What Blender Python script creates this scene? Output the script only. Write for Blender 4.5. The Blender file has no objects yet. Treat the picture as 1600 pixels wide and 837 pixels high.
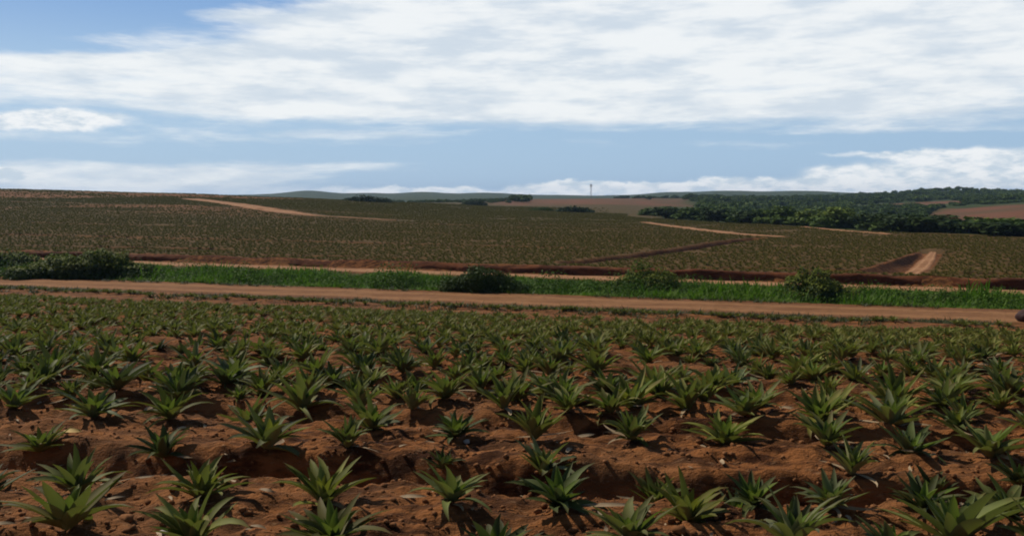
import bpy, math, random
import numpy as np
from mathutils import Vector

# ------------------------------------------------------------------ basics
rng = np.random.default_rng(7)
random.seed(7)
SC = bpy.context.scene
COL = SC.collection
PXW, PXH, FPX = 1600.0, 837.0, 1386.0
CAMZ = 2.5
PITCH = math.atan((418.5 - 305.0) / FPX)
SUN_AZ, SUN_EL = -48.0, 42.0           # degrees; azimuth from +Y towards +X


def tag(o, label=None, cat=None, group=None, kind=None):
    if label: o['label'] = label
    if cat: o['category'] = cat
    if group: o['group'] = group
    if kind: o['kind'] = kind
    return o


def link(o, parent=None):
    COL.objects.link(o)
    if parent is not None:
        o.parent = parent
    return o


def empty(name, loc, rz=0.0):
    o = bpy.data.objects.new(name, None)
    o.empty_display_size = 0.2
    o.location = loc
    o.rotation_euler = (0, 0, rz)
    return link(o)


def mesh_data(name, V, F, mat=None, smooth=False, attrs=None, fattrs=None):
    V = np.ascontiguousarray(V, dtype=np.float32)
    F = np.ascontiguousarray(F, dtype=np.int32)
    me = bpy.data.meshes.new(name)
    n, k = F.shape
    me.vertices.add(len(V))
    me.vertices.foreach_set('co', V.ravel())
    me.loops.add(n * k)
    me.loops.foreach_set('vertex_index', F.ravel())
    me.polygons.add(n)
    me.polygons.foreach_set('loop_start', np.arange(0, n * k, k, dtype=np.int32))
    if smooth:
        me.polygons.foreach_set('use_smooth', np.ones(n, dtype=bool))
    for key, val in (attrs or {}).items():
        val = np.ascontiguousarray(val, dtype=np.float32)
        if val.ndim == 1:
            a = me.attributes.new(key, 'FLOAT', 'POINT')
            a.data.foreach_set('value', val)
        else:
            a = me.attributes.new(key, 'FLOAT_COLOR', 'POINT')
            a.data.foreach_set('color', val.ravel())
    me.update(calc_edges=True)
    me.validate()
    if mat is not None:
        me.materials.append(mat)
    return me


def obj(name, V, F, mat=None, parent=None, **kw):
    return link(bpy.data.objects.new(name, mesh_data(name, V, F, mat, **kw)), parent)


# ------------------------------------------------------------------ noise
def _hash(ix, iy, seed):
    h = (ix.astype(np.int64) * 374761393 + iy.astype(np.int64) * 668265263 + seed * 974126177) & 0xFFFFFFFF
    h = ((h ^ (h >> 13)) * 1274126177) & 0xFFFFFFFF
    return ((h ^ (h >> 16)) & 0xFFFF) / 65535.0


def vnoise(x, y, seed=0):
    x = np.asarray(x, float); y = np.asarray(y, float)
    ix, iy = np.floor(x), np.floor(y)
    fx, fy = x - ix, y - iy
    fx = fx * fx * (3 - 2 * fx); fy = fy * fy * (3 - 2 * fy)
    a = _hash(ix, iy, seed); b = _hash(ix + 1, iy, seed)
    c = _hash(ix, iy + 1, seed); d = _hash(ix + 1, iy + 1, seed)
    return (a + (b - a) * fx) * (1 - fy) + (c + (d - c) * fx) * fy - 0.5


def fbm(x, y, seed=0, octs=3):
    out, amp, f = 0.0, 1.0, 1.0
    for i in range(octs):
        out = out + amp * vnoise(x * f + 17.3 * i, y * f - 9.1 * i, seed + i)
        amp *= 0.5; f *= 2.03
    return out


def sstep(a, b, x):
    t = np.clip((np.asarray(x, float) - a) / (b - a), 0, 1)
    return t * t * (3 - 2 * t)


# ------------------------------------------------------------------ terrain
FU = np.array([-1.6, -.8, -.577, -.38, -.25, -.115, 0, .1, .2, .3, .4, .5, .577, .8, 1.6])
FY = np.array([0, 100, 150, 200, 250, 320, 400, 500, 650, 800, 1000, 1500, 2500, 4000, 9000.])
FZ = np.array([
    [-3.9] * 15,
    [-3.9] * 15,
    [-2.3, -2.5, -2.6, -2.8, -3.1, -3.45, -3.75, -3.85, -3.9, -3.9, -3.9, -3.9, -3.9, -3.9, -3.9],
    [-.2, -.4, -.6, -1.0, -1.6, -2.6, -3.4, -3.8, -3.9, -4.0, -4.8, -6, -6.6, -7, -7],
    [2.4, 2.0, 1.6, .8, -.2, -1.7, -3.0, -3.6, -4.2, -6, -9, -10.5, -10.5, -9, -8],
    [5.6, 5.2, 4.7, 3.1, 1.5, -.7, -2.6, -3.5, -5, -9, -12, -10, -8, -6, -5],
    [5.0, 4.6, 4.0, 2.4, 1.0, -.9, -2.8, -3.4, -5, -9.5, -11, -6.5, -3.6, -3, -3],
    [1, 1, 0, -.4, -.6, -1.6, -2.9, -2.9, -4.5, -8, -8, -3.6, -1.6, -1, -1],
    [-3, -3, -3, -3, -3, -2.8, -1.6, -1.4, -2.2, -5.5, -5, -1.9, -1.2, -1, -1],
    [-6, -6, -6, -6, -6, -5, -.9, -.35, -.8, -3.2, -1.5, 0.0, 0.2, 0, 0],
    [-8, -8, -8, -8, -8, -7, -4, -2.5, -2.5, -2, 1.5, 8.0, 4.5, 3, 2],
    [-8, -8, -8, -8, -7, -6, -5, -4, -1.5, 0, 2, 4, 5, 4, 3],
    [0, 0, -1, -1, 6.5, 3.0, 2.2, 1.5, 4.0, 6, 7, 8, 9, 8, 6],
    [-2, -2, -2, -2, 0, -1, -2, -2, 2.0, 4, 6, 7, 8, 8, 6],
    [-30] * 15])


def far_z(x, y):
    yy = np.clip(y, 1, 8999)
    u = np.clip(x / yy, -1.6, 1.6)
    iu = np.clip(np.searchsorted(FU, u, side='right') - 1, 0, len(FU) - 2)
    iy = np.clip(np.searchsorted(FY, yy, side='right') - 1, 0, len(FY) - 2)
    fu = (u - FU[iu]) / (FU[iu + 1] - FU[iu]); fu = fu * fu * (3 - 2 * fu) * .55 + fu * .45
    fy = (yy - FY[iy]) / (FY[iy + 1] - FY[iy]); fy = fy * fy * (3 - 2 * fy) * .35 + fy * .65
    return (FZ[iy, iu] * (1 - fu) + FZ[iy, iu + 1] * fu) * (1 - fy) + (FZ[iy + 1, iu] * (1 - fu) + FZ[iy + 1, iu + 1] * fu) * fy


NR = np.array([-60, -10, 5, 9, 12, 17, 24, 30, 38, 44, 46.4, 53.6, 55, 60, 66, 90])
NZ = np.array([.3, .1, 0, -.05, -.16, -.55, -1.2, -1.8, -2.6, -3.15, -3.4, -3.42, -3.85, -5.1, -5.6, -12])
SS = np.array([-200, 64, 70, 75.4, 79.4, 79.7, 80.25, 83, 9999])
SZ = np.array([-150, -5.6, -5.2, -4.5, -4.5, -4.47, -3.80, -3.9, -3.9])
BED = 2.2


def rowcoord(x, y):
    return y + x * (0.085 + 0.075 * sstep(6.6, 8.6, y) + 0.138 * sstep(8, 45, y))


def trackcoord(x, y):
    return y + .37 * x


# trenches: (polyline in world xy, half width floor, depth)
def seg_dist(x, y, pts):
    best = np.full(np.shape(x), 1e9); side = np.zeros(np.shape(x)); tt = np.zeros(np.shape(x))
    for (ax, ay), (bx, by) in zip(pts[:-1], pts[1:]):
        dx, dy = bx - ax, by - ay
        L2 = dx * dx + dy * dy
        t = np.clip(((x - ax) * dx + (y - ay) * dy) / L2, 0, 1)
        d = np.hypot(x - ax - t * dx, y - ay - t * dy)
        s = np.sign((x - ax) * dy - (y - ay) * dx)
        m = d < best
        best = np.where(m, d, best); side = np.where(m, s, side); tt = np.where(m, t, tt)
    return best, side


DITCH = [(6.0, 84.5), (12.5, 93), (21, 107), (30, 123), (37, 133)]
CUT = [(32.6, 74.6), (36.5, 81), (41.5, 89.5), (47.2, 99.5), (49.5, 103.5)]
FURROWS = [  # (pts, width, depth)
    ([(14, 79.8), (30, 75.8), (34, 74.8)], .9, .3), ([(36, 73.6), (48, 70.0), (60, 66)], .9, .35),
    ([(-75, 131), (-50, 124), (-20, 117), (8, 108)], 1.2, .4),
    ([(-85, 158), (-45, 150), (-8, 142)], 1.2, .4), ([(-62, 112), (-45, 108), (-34, 105)], 1.6, .6),
    ([(-100, 200), (-55, 186), (-15, 175), (25, 165)], 1.5, .45), ([(2, 190), (28, 182), (52, 176)], 1.5, .4),
    ([(-40, 98), (-22, 94), (-8, 90)], 1.0, .35), ([(-130, 232), (-75, 222), (-30, 214)], 2.0, .5),
]


def cut_left(y):
    return np.interp(y, [74, 80, 100], [3.2, 2.7, 1.3])


def base_z(x, y):
    r = rowcoord(x, y); s2 = trackcoord(x, y)
    near = np.maximum(np.interp(r, NR, NZ), np.interp(s2, SS, SZ))
    far = -3.9 + (far_z(x, y) + 3.9) * sstep(82, 112, s2)
    z = np.where(s2 > 83, far, near)
    return z


def ground_z(x, y, detail=True):
    x = np.asarray(x, float); y = np.asarray(y, float)
    z = base_z(x, y)
    r = rowcoord(x, y); s2 = trackcoord(x, y)
    # planting beds of the near field
    ph = (r - 6.68) / BED
    d = np.abs(ph - np.round(ph)) * BED
    amp = np.interp(r, [8.6, 9.8], [.36, .20]) * (1 - sstep(30, 40, r)) * sstep(2, 3, r + 3)
    wob = 0.10 * fbm(x * .6, y * .6, 3, 2)
    z = z + .15 * np.exp(-((r - 40.4) / .6) ** 2) - amp * sstep(.60, .93, d + wob)
    if detail:
        fade = 1 - sstep(26, 42, r)
        strk = vnoise(x * .9 + 31, (y + .12 * x) * 4.3, 13)
        z = z + fade * (.03 * vnoise(x * 9, (y + .12 * x) * 19, 17) + .085 * strk + .085 * np.abs(vnoise(x * 3.1, (y + .12 * x) * 8.5, 15)) + .085 * fbm(x * 2.2, y * 2.2, 5, 2) + .05 * vnoise(x * 6.5, y * 6.5, 9) + .03 * vnoise(x * 14, y * 14, 11))
        mid = sstep(26, 42, r) * (1 - sstep(46.2, 46.8, r)) + sstep(53.4, 54, r) * (1 - sstep(75, 75.6, s2)) + sstep(80.2, 81, s2)
        z = z + mid * (.12 * fbm(x * .5, y * .5, 21, 3))
        # uneven foot and lip of the red bank beyond the far track
        bank = np.exp(-((s2 - 80.4) / .9) ** 2)
        z = z + bank * .34 * fbm(x * .22, y * .12, 31, 3)
    far = s2 > 83
    if np.any(far):
        dd, sd = seg_dist(x, y, DITCH)
        z = z - np.where(far, 1.0 * (1 - sstep(.5, 1.9, dd)), 0)
        dd, sd = seg_dist(x, y, CUT)
        a = sd * dd                       # >0: right of the direction of travel
        cl = cut_left(y)
        prof = np.where(a < 0, 1 - np.clip((-a - .85) / (cl - .85), 0, 1) ** 1.5, 1 - sstep(1.0, 5.0, a))
        endf = sstep(72.5, 75, y) * (1 - sstep(97, 104, y))
        z = z - np.interp(y, [74, 90, 101], [1.05, .85, .25]) * prof * endf
        for pts, w, dep in FURROWS:
            dd, sd = seg_dist(x, y, pts)
            z = z - dep * (1 - sstep(w * .3, w, dd))
        # far relief
        uu_ = x / np.maximum(y, 1)
        for u0, w_, a_, y0, sy in ((-.228, .028, 6.5, 2500, 700), (-.16, .03, 3.0, 2500, 700), (-.10, .03, 5.0, 2200, 600), (-.03, .035, 4.0, 2300, 600), (.17, .03, 4.0, 2500, 600), (.235, .045, 6.0, 2400, 600), (.33, .05, 5.0, 2300, 600)):
            z = z + 1.6 * a_ * np.exp(-((uu_ - u0) / w_) ** 2 - ((y - y0) / sy) ** 2)
        z = z + sstep(500, 900, y) * 2.2 * fbm(x * .006, y * .004, 41, 4) * np.where(y > 1200, 1.5, .5)
    return z


def ray_ground(px, py):
    cx, cy = (px - 800) / FPX, (418.5 - py) / FPX
    c, s = math.cos(PITCH), math.sin(PITCH)
    d = np.array([cx, c + cy * s, -s + cy * c])
    d = d / d[1]
    y = 3.0
    step = .02
    while y < 3000:
        z = CAMZ + d[2] * y
        if z <= float(base_z(np.array(d[0] * y), np.array(y))):
            break
        y += max(step, y * .002)
    return d[0] * y, y


def at_dist(px, py, y):
    cx, cy = (px - 800) / FPX, (418.5 - py) / FPX
    c, s = math.cos(PITCH), math.sin(PITCH)
    return (cx / (c + cy * s)) * y, y, CAMZ + (-s + cy * c) / (c + cy * s) * y


# ------------------------------------------------------------------ node helpers
class NT:
    def __init__(self, tree):
        self.t = tree; self.n = tree.nodes; self.l = tree.links
        self.n.clear()

    def node(self, kind, **kw):
        nd = self.n.new(kind)
        for k, v in kw.items():
            setattr(nd, k, v)
        return nd

    def put(self, sock, v):
        if isinstance(v, bpy.types.NodeSocket):
            self.l.new(v, sock)
        elif v is not None:
            if sock.type == 'RGBA' and not isinstance(v, (int, float)) and len(v) == 3:
                v = (*v, 1)
            sock.default_value = v

    def math(self, op, a, b=None, c=None, clamp=False):
        nd = self.node('ShaderNodeMath', operation=op, use_clamp=clamp)
        self.put(nd.inputs[0], a)
        if b is not None: self.put(nd.inputs[1], b)
        if c is not None: self.put(nd.inputs[2], c)
        return nd.outputs[0]

    def mix(self, f, a, b, kind='RGBA', blend='MIX'):
        nd = self.node('ShaderNodeMix', data_type=kind)
        if kind == 'RGBA':
            nd.blend_type = blend
            self.put(nd.inputs[0], f); self.put(nd.inputs[6], a); self.put(nd.inputs[7], b)
            return nd.outputs[2]
        self.put(nd.inputs[0], f); self.put(nd.inputs[2], a); self.put(nd.inputs[3], b)
        return nd.outputs[0]

    def smooth(self, x, a, b, to0=0.0, to1=1.0):
        nd = self.node('ShaderNodeMapRange', interpolation_type='SMOOTHSTEP')
        self.put(nd.inputs[0], x)
        for i, v in zip((1, 2, 3, 4), (a, b, to0, to1)):
            self.put(nd.inputs[i], v)
        return nd.outputs[0]

    def noise(self, vec, scale, detail=4, rough=.5, out=0, dist=0.0):
        nd = self.node('ShaderNodeTexNoise')
        if vec is not None: self.l.new(vec, nd.inputs['Vector'])
        nd.inputs['Scale'].default_value = scale
        nd.inputs['Detail'].default_value = detail
        nd.inputs['Roughness'].default_value = rough
        nd.inputs['Distortion'].default_value = dist
        return nd.outputs[out]

    def attr(self, name, out='Fac', kind='GEOMETRY'):
        nd = self.node('ShaderNodeAttribute', attribute_name=name, attribute_type=kind)
        return nd.outputs[out]

    def mapv(self, vec, scale=(1, 1, 1), loc=(0, 0, 0), rot=(0, 0, 0)):
        nd = self.node('ShaderNodeMapping')
        self.l.new(vec, nd.inputs[0])
        nd.inputs['Location'].default_value = loc
        nd.inputs['Rotation'].default_value = rot
        nd.inputs['Scale'].default_value = scale
        return nd.outputs[0]


def new_mat(name):
    m = bpy.data.materials.new(name)
    m.use_nodes = True
    return m, NT(m.node_tree)


def finish(nt, color, rough=.8, bump=None, bump_dist=.02, bump_str=.6, spec=.3, trans=None, trans_fac=.25):
    p = nt.node('ShaderNodeBsdfPrincipled')
    nt.put(p.inputs['Base Color'], color)
    nt.put(p.inputs['Roughness'], rough)
    p.inputs['Specular IOR Level'].default_value = spec
    if bump is not None:
        b = nt.node('ShaderNodeBump')
        b.inputs['Strength'].default_value = bump_str
        b.inputs['Distance'].default_value = bump_dist
        nt.l.new(bump, b.inputs['Height'])
        nt.l.new(b.outputs[0], p.inputs['Normal'])
    out = nt.node('ShaderNodeOutputMaterial')
    sh = p.outputs[0]
    if trans is not None:
        t = nt.node('ShaderNodeBsdfTranslucent')
        nt.put(t.inputs[0], trans)
        m = nt.node('ShaderNodeMixShader')
        m.inputs[0].default_value = trans_fac
        nt.l.new(p.outputs[0], m.inputs[1]); nt.l.new(t.outputs[0], m.inputs[2])
        sh = m.outputs[0]
    nt.l.new(sh, out.inputs[0])
    return p


def worldpos(nt):
    return nt.node('ShaderNodeNewGeometry').outputs['Position']


# ------------------------------------------------------------------ materials
def mat_ground():
    m, nt = new_mat('red_soil')
    P = worldpos(nt)
    zone = nt.node('ShaderNodeAttribute', attribute_name='zone', attribute_type='GEOMETRY').outputs['Color']
    sep = nt.node('ShaderNodeSeparateColor'); nt.l.new(zone, sep.inputs[0])
    crop, green, redf = sep.outputs[0], sep.outputs[1], sep.outputs[2]
    n1 = nt.noise(P, .35, 5, .6)
    n2 = nt.noise(nt.mapv(P, (1.6, 5.0, 3.2), rot=(0, 0, .12)), 1.0, 7, .66)
    n3 = nt.noise(nt.mapv(P, (9, 22, 15), rot=(0, 0, .12)), 1.0, 5, .65)
    soil = nt.mix(nt.smooth(n2, .40, .60), (.050, .018, .007), (.285, .108, .034))
    soil = nt.mix(nt.smooth(n1, .40, .68, 0, .5), soil, (.29, .13, .050))
    soil = nt.mix(nt.smooth(n3, .58, .72, 0, .6), soil, (.38, .21, .10))
    # crop seen from afar: rows of grey green over red soil
    c1 = nt.noise(nt.mapv(P, (.16, .55, .3), rot=(0, 0, .35)), 1.0, 6, .62)
    c2 = nt.noise(P, .9, 4, .7)
    cropc = nt.mix(nt.smooth(c1, .35, .68), (.064, .050, .015), (.105, .070, .023))
    cropc = nt.mix(nt.smooth(c2, .52, .78, 0, .55), cropc, (.12, .056, .022))
    g1 = nt.noise(P, .05, 6, .65)
    g2 = nt.noise(P, .5, 5, .6)
    greenc = nt.mix(nt.smooth(g1, .38, .62), (.026, .042, .010), (.058, .072, .016))
    greenc = nt.mix(nt.smooth(g2, .45, .7, 0, .6), greenc, (.034, .044, .012))
    redc = nt.mix(nt.smooth(nt.noise(P, .03, 5, .6), .4, .62), (.17, .07, .034), (.115, .065, .028))
    col = nt.mix(crop, soil, cropc)
    col = nt.mix(redf, col, redc)
    col = nt.mix(green, col, greenc)
    n4 = nt.noise(P, 45, 3, .6)
    h = nt.math('ADD', nt.math('MULTIPLY', n2, .7), nt.math('MULTIPLY_ADD', n4, .18, nt.math('MULTIPLY', n3, .5)))
    finish(nt, col, .95, h, .11, 1.0, .08)
    return m


def mat_track(name, a, b):
    m, nt = new_mat(name)
    P = worldpos(nt)
    ac = nt.attr('across')
    n = nt.noise(nt.mapv(P, (.25, 1, 1), rot=(0, 0, .29)), 1.1, 6, .62)
    n2 = nt.noise(P, 6, 4, .6)
    col = nt.mix(nt.smooth(n, .35, .66), a, b)
    col = nt.mix(nt.smooth(n2, .5, .75, 0, .35), col, (a[0] * .6, a[1] * .55, a[2] * .5))
    jig = nt.math('MULTIPLY_ADD', nt.noise(P, .7, 4, .6), .5, nt.math('ADD', ac, -.25))
    rut = nt.math('ABSOLUTE', nt.math('SUBTRACT', nt.math('ABSOLUTE', jig), .42))
    col = nt.mix(nt.smooth(rut, .05, .2, .85, 0), col, (b[0] * 1.15, b[1] * 1.15, b[2] * 1.15))
    col = nt.mix(nt.smooth(nt.math('ABSOLUTE', jig), .62, .98, 0, .75), col, (a[0] * .62, a[1] * .55, a[2] * .5))
    n5 = nt.noise(P, 2.2, 5, .65)
    col = nt.mix(nt.smooth(n5, .52, .68, 0, .7), col, (a[0] * .7, a[1] * .75, a[2] * .6))
    finish(nt, col, .95, nt.math('ADD', n2, nt.math('MULTIPLY', n5, 1.5)), .06, .9, .08)
    return m


def mat_leaf(name, dark, light, tip, under, trans, rough=.66, spec=.14, tf=.30):
    m, nt = new_mat(name)
    P = worldpos(nt)
    rnd = nt.node('ShaderNodeObjectInfo').outputs['Random']
    lr = nt.attr('leafrand')
    t = nt.attr('along')
    n = nt.noise(P, 9, 3, .6)
    c = nt.mix(nt.math('MULTIPLY_ADD', lr, .85, nt.math('MULTIPLY_ADD', n, .5, -.18), clamp=True), dark, light)
    c = nt.mix(nt.smooth(t, nt.math('MULTIPLY_ADD', lr, -.35, .9), 1.02, 0, .95), c, tip)
    c = nt.mix(nt.smooth(t, .0, .30, .75, 0), c, tuple(min(1, q * 1.5 + .02) for q in light))
    hsv = nt.node('ShaderNodeHueSaturation')
    nt.put(hsv.inputs['Hue'], nt.math('MULTIPLY_ADD', rnd, .035, .4825))
    nt.put(hsv.inputs['Value'], nt.math('MULTIPLY_ADD', rnd, .45, .78))
    nt.put(hsv.inputs['Color'], c)
    c = hsv.outputs[0]
    bf = nt.node('ShaderNodeNewGeometry').outputs['Backfacing']
    c = nt.mix(bf, c, under)
    finish(nt, c, rough, None, spec=spec, trans=trans, trans_fac=tf)
    return m


def mat_simple(name, a, b, scale=3, rough=.8, spec=.3, trans=None, tf=.2, bump=0):
    m, nt = new_mat(name)
    P = worldpos(nt)
    n = nt.noise(P, scale, 4, .6)
    lr = nt.attr('leafrand')
    f = nt.math('ADD', nt.math('MULTIPLY', lr, .55), nt.math('MULTIPLY', nt.smooth(n, .3, .7), .45))
    finish(nt, nt.mix(f, a, b), rough, n if bump else None, bump or .02, .6, spec, trans, tf)
    return m


M = {}
M['ground'] = mat_ground()
M['track'] = mat_track('dusty_track', (.185, .080, .032), (.26, .125, .052))
M['shaded_soil'] = mat_track('shade_darkened_red_soil', (.065, .021, .009), (.165, .055, .021))  # red soil darkened in its colour to carry the bank's shade
M['pale_track'] = mat_track('pale_track', (.27, .125, .056), (.38, .20, .10))
G_T = (.11, .14, .022)
M['leaf_grey'] = mat_leaf('leaf_grey_green', (0.055, 0.065, 0.016), (0.217, 0.222, 0.062), (.12, .09, .03), (0.224, 0.218, 0.084), G_T)
M['leaf_olive'] = mat_leaf('leaf_olive_green', (0.065, 0.066, 0.012), (0.240, 0.222, 0.046), (.14, .09, .026), (0.221, 0.204, 0.065), G_T)
M['leaf_dark'] = mat_leaf('leaf_dark_green', (0.029, 0.038, 0.010), (0.122, 0.137, 0.037), (.08, .065, .022), (0.146, 0.150, 0.058), (.04, .06, .015))
M['leaf_blue'] = mat_leaf('leaf_bluish_green', (0.060, 0.072, 0.030), (0.227, 0.249, 0.106), (.12, .10, .04), (0.283, 0.282, 0.121), G_T)
M['leaf_yellow'] = mat_leaf('leaf_yellow_green', (0.079, 0.086, 0.013), (0.288, 0.273, 0.052), (.16, .11, .03), (0.212, 0.218, 0.082), (.12, .15, .02), tf=.28)
M['heart'] = mat_leaf('heart_leaf_green', (.078, .112, .016), (.15, .19, .026), (.13, .13, .03), (.085, .115, .045), (.13, .18, .02), tf=.3)
M['heart_yellow'] = mat_leaf('heart_leaf_yellow', (.105, .135, .016), (.17, .185, .022), (.2, .16, .03), (.12, .14, .04), (.18, .2, .02), tf=.3)
M['dry'] = mat_simple('dry_leaf_straw', (.20, .125, .06), (.40, .29, .17), 12, .75, .2)
M['dry_yellow'] = mat_simple('dry_leaf_yellow', (.45, .27, .06), (.55, .36, .09), 12, .7, .2)
M['stone'] = mat_simple('pale_stone', (.42, .36, .30), (.58, .52, .46), 20, .8, .3, bump=.01)
M['dark_rock'] = mat_simple('dark_maroon_rock', (.018, .008, .007), (.055, .022, .018), 8, .8, .3, bump=.03)
M['clod'] = mat_simple('soil_clod', (.10, .038, .014), (.30, .13, .050), 9, .95, .1, bump=.02)
M['grass'] = mat_simple('ditch_grass', (.032, .072, .007), (.18, .28, .024), .35, .65, .15, (.08, .18, .012), .35)
M['weed_dark'] = mat_simple('dark_weed', (.014, .040, .006), (.125, .205, .022), .6, .7, .12, (.05, .10, .012), .25)
M['weed'] = mat_simple('olive_weed', (.040, .050, .014), (.075, .08, .024), .6, .6, .25, (.07, .09, .02), .25)
M['bush'] = mat_simple('bush_leaf', (.020, .042, .009), (.068, .105, .018), 1.2, .7, .12, (.05, .08, .012), .2)
M['bush_lit'] = mat_simple('bush_leaf_lit_top', (.10, .125, .014), (.21, .23, .028), 1.2, .7, .12, (.10, .14, .015), .25)  # paler bush green with the sunlight on the tops put into its colour
M['tree_dark'] = mat_simple('tree_leaf_dark', (.020, .038, .010), (.058, .088, .018), .5, .7, .12, (.03, .05, .01), .15)
M['tree_mid'] = mat_simple('tree_leaf_mid', (.036, .070, .012), (.125, .175, .026), .3, .7, .12, (.05, .08, .012), .2)
M['tree_light'] = mat_simple('tree_leaf_light', (.080, .125, .016), (.16, .20, .030), .3, .7, .12, (.09, .12, .015), .2)
M['bark'] = mat_simple('bark', (.06, .045, .032), (.12, .095, .07), 8, .9, .1, bump=.02)
M['crop_far'] = mat_simple('far_crop_leaf', (.100, .078, .015), (.165, .130, .032), .35, .75, .06, (.07, .08, .016), .25)
M['metal'] = mat_simple('grey_steel', (.34, .36, .38), (.40, .42, .44), 4, .5, .4)
M['metal_white'] = mat_simple('antenna_grey', (.30, .32, .34), (.36, .38, .40), 4, .5, .4)


# ------------------------------------------------------------------ ground sheet
def build_ground():
    ys = [-7.0, -5, -3, -1, 1.0, 2.5, 3.5, 4.2]
    y = 4.6
    while y < 4000:
        ys.append(y)
        if y < 16: st = .05
        elif y < 30: st = .05 + (y - 16) * .008
        elif y < 110: st = .16 + (y - 30) * .0012
        else: st = .26 + (y - 110) * .02
        y += st
    ys = np.array(ys + [4000.0])
    core = np.linspace(-.70, .70, 820)
    side = np.array([.72, .75, .8, .87, .96, 1.1, 1.3, 1.6])
    us = np.concatenate([-side[::-1], core, side])
    Y, U = np.meshgrid(ys, us, indexing='ij')
    X = U * (Y + 8.0)
    Z = ground_z(X, Y)
    V = np.stack([X, Y, Z], -1).reshape(-1, 3)
    ny, nx = Y.shape
    idx = np.arange(ny * nx).reshape(ny, nx)
    F = np.stack([idx[:-1, :-1], idx[:-1, 1:], idx[1:, 1:], idx[1:, :-1]], -1).reshape(-1, 4)
    crop, green, redf = zones(X, Y)
    zone = np.stack([crop, green, redf, np.ones_like(crop)], -1).reshape(-1, 4)
    o = obj('ground', V, F, M['ground'], smooth=True, attrs={'zone': zone})
    tag(o, kind='structure')
    return o


def zones(X, Y):
    s2 = trackcoord(X, Y); r = rowcoord(X, Y)
    u = X / np.maximum(Y, 1)
    wob = fbm(X * .03, Y * .03, 51, 3)
    crop = (.72 + .24 * sstep(110, 220, Y)) * sstep(80.6, 81.8, s2 + .6 * vnoise(X * .3, Y * .3, 55))
    d, sd = seg_dist(X, Y, CUT)
    crop = crop * np.where((d * sd > -cut_left(Y) - .3) & (d * sd < 1.0) & (Y < 100), 0, 1)
    for pts, w in ((DITCH, 2.0),):
        d, _ = seg_dist(X, Y, pts)
        crop = crop * sstep(w * .7, w, d)
    for pts, w, dep in FURROWS:
        d, _ = seg_dist(X, Y, pts)
        crop = crop * (1 - .8 * (1 - sstep(w * .5, w, d)))
    # red soil showing on the upper left slope
    patch = sstep(-.05, .25, fbm(X * .022, Y * .045, 61, 4)) * sstep(-.20, -.26, u) * sstep(170, 230, Y) * (Y < 420)
    crop = crop * (1 - .85 * patch)
    redf = sstep(470, 520, Y + wob * 60) * (1 - sstep(900, 1000, Y)) * sstep(-.035, .0, u + wob * .02) * (1 - sstep(.19, .215, u + wob * .02))
    redf = redf * (1 - .75 * sstep(.0, .3, fbm(X * .012, Y * .02, 71, 3)))
    # reddish field on the right slope, and the small one under the hump
    redf2 = sstep(.455, .50, u + wob * .02) * sstep(335, 352, Y + wob * 25) * (1 - sstep(455, 480, Y + wob * 25))
    redf3 = sstep(.40, .425, u + wob * .015) * (1 - sstep(.505, .53, u)) * sstep(560, 590, Y) * (1 - sstep(650, 690, Y))
    redf = np.clip(redf + redf2 + redf3, 0, 1)
    green = sstep(.0, 1.0, (Y - wood_edge(X, Y)) / 6.0) * sstep(.150, .178, u + wob * .02) * (1 - .8 * redf)
    green = np.maximum(green, sstep(1000, 1100, Y))
    green = np.maximum(green, sstep(520, 640, Y) * (u < -.05))
    green = green * (1 - np.clip(redf2 + redf3, 0, 1))
    # ditch floor
    dg = sstep(53.4, 54.2, r) * (1 - sstep(74.6, 75.4, s2))
    green = np.maximum(green, dg * .9)
    return crop, np.clip(green, 0, 1), redf


def wood_edge(X, Y):
    u = X / np.maximum(Y, 1)
    e = np.interp(u, [.11, .12, .15, .22, .29, .36, .42, .50, .577, .8, 1.6], [2000, 270, 252, 222, 195, 176, 158, 145, 134, 120, 110])
    return e


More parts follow.
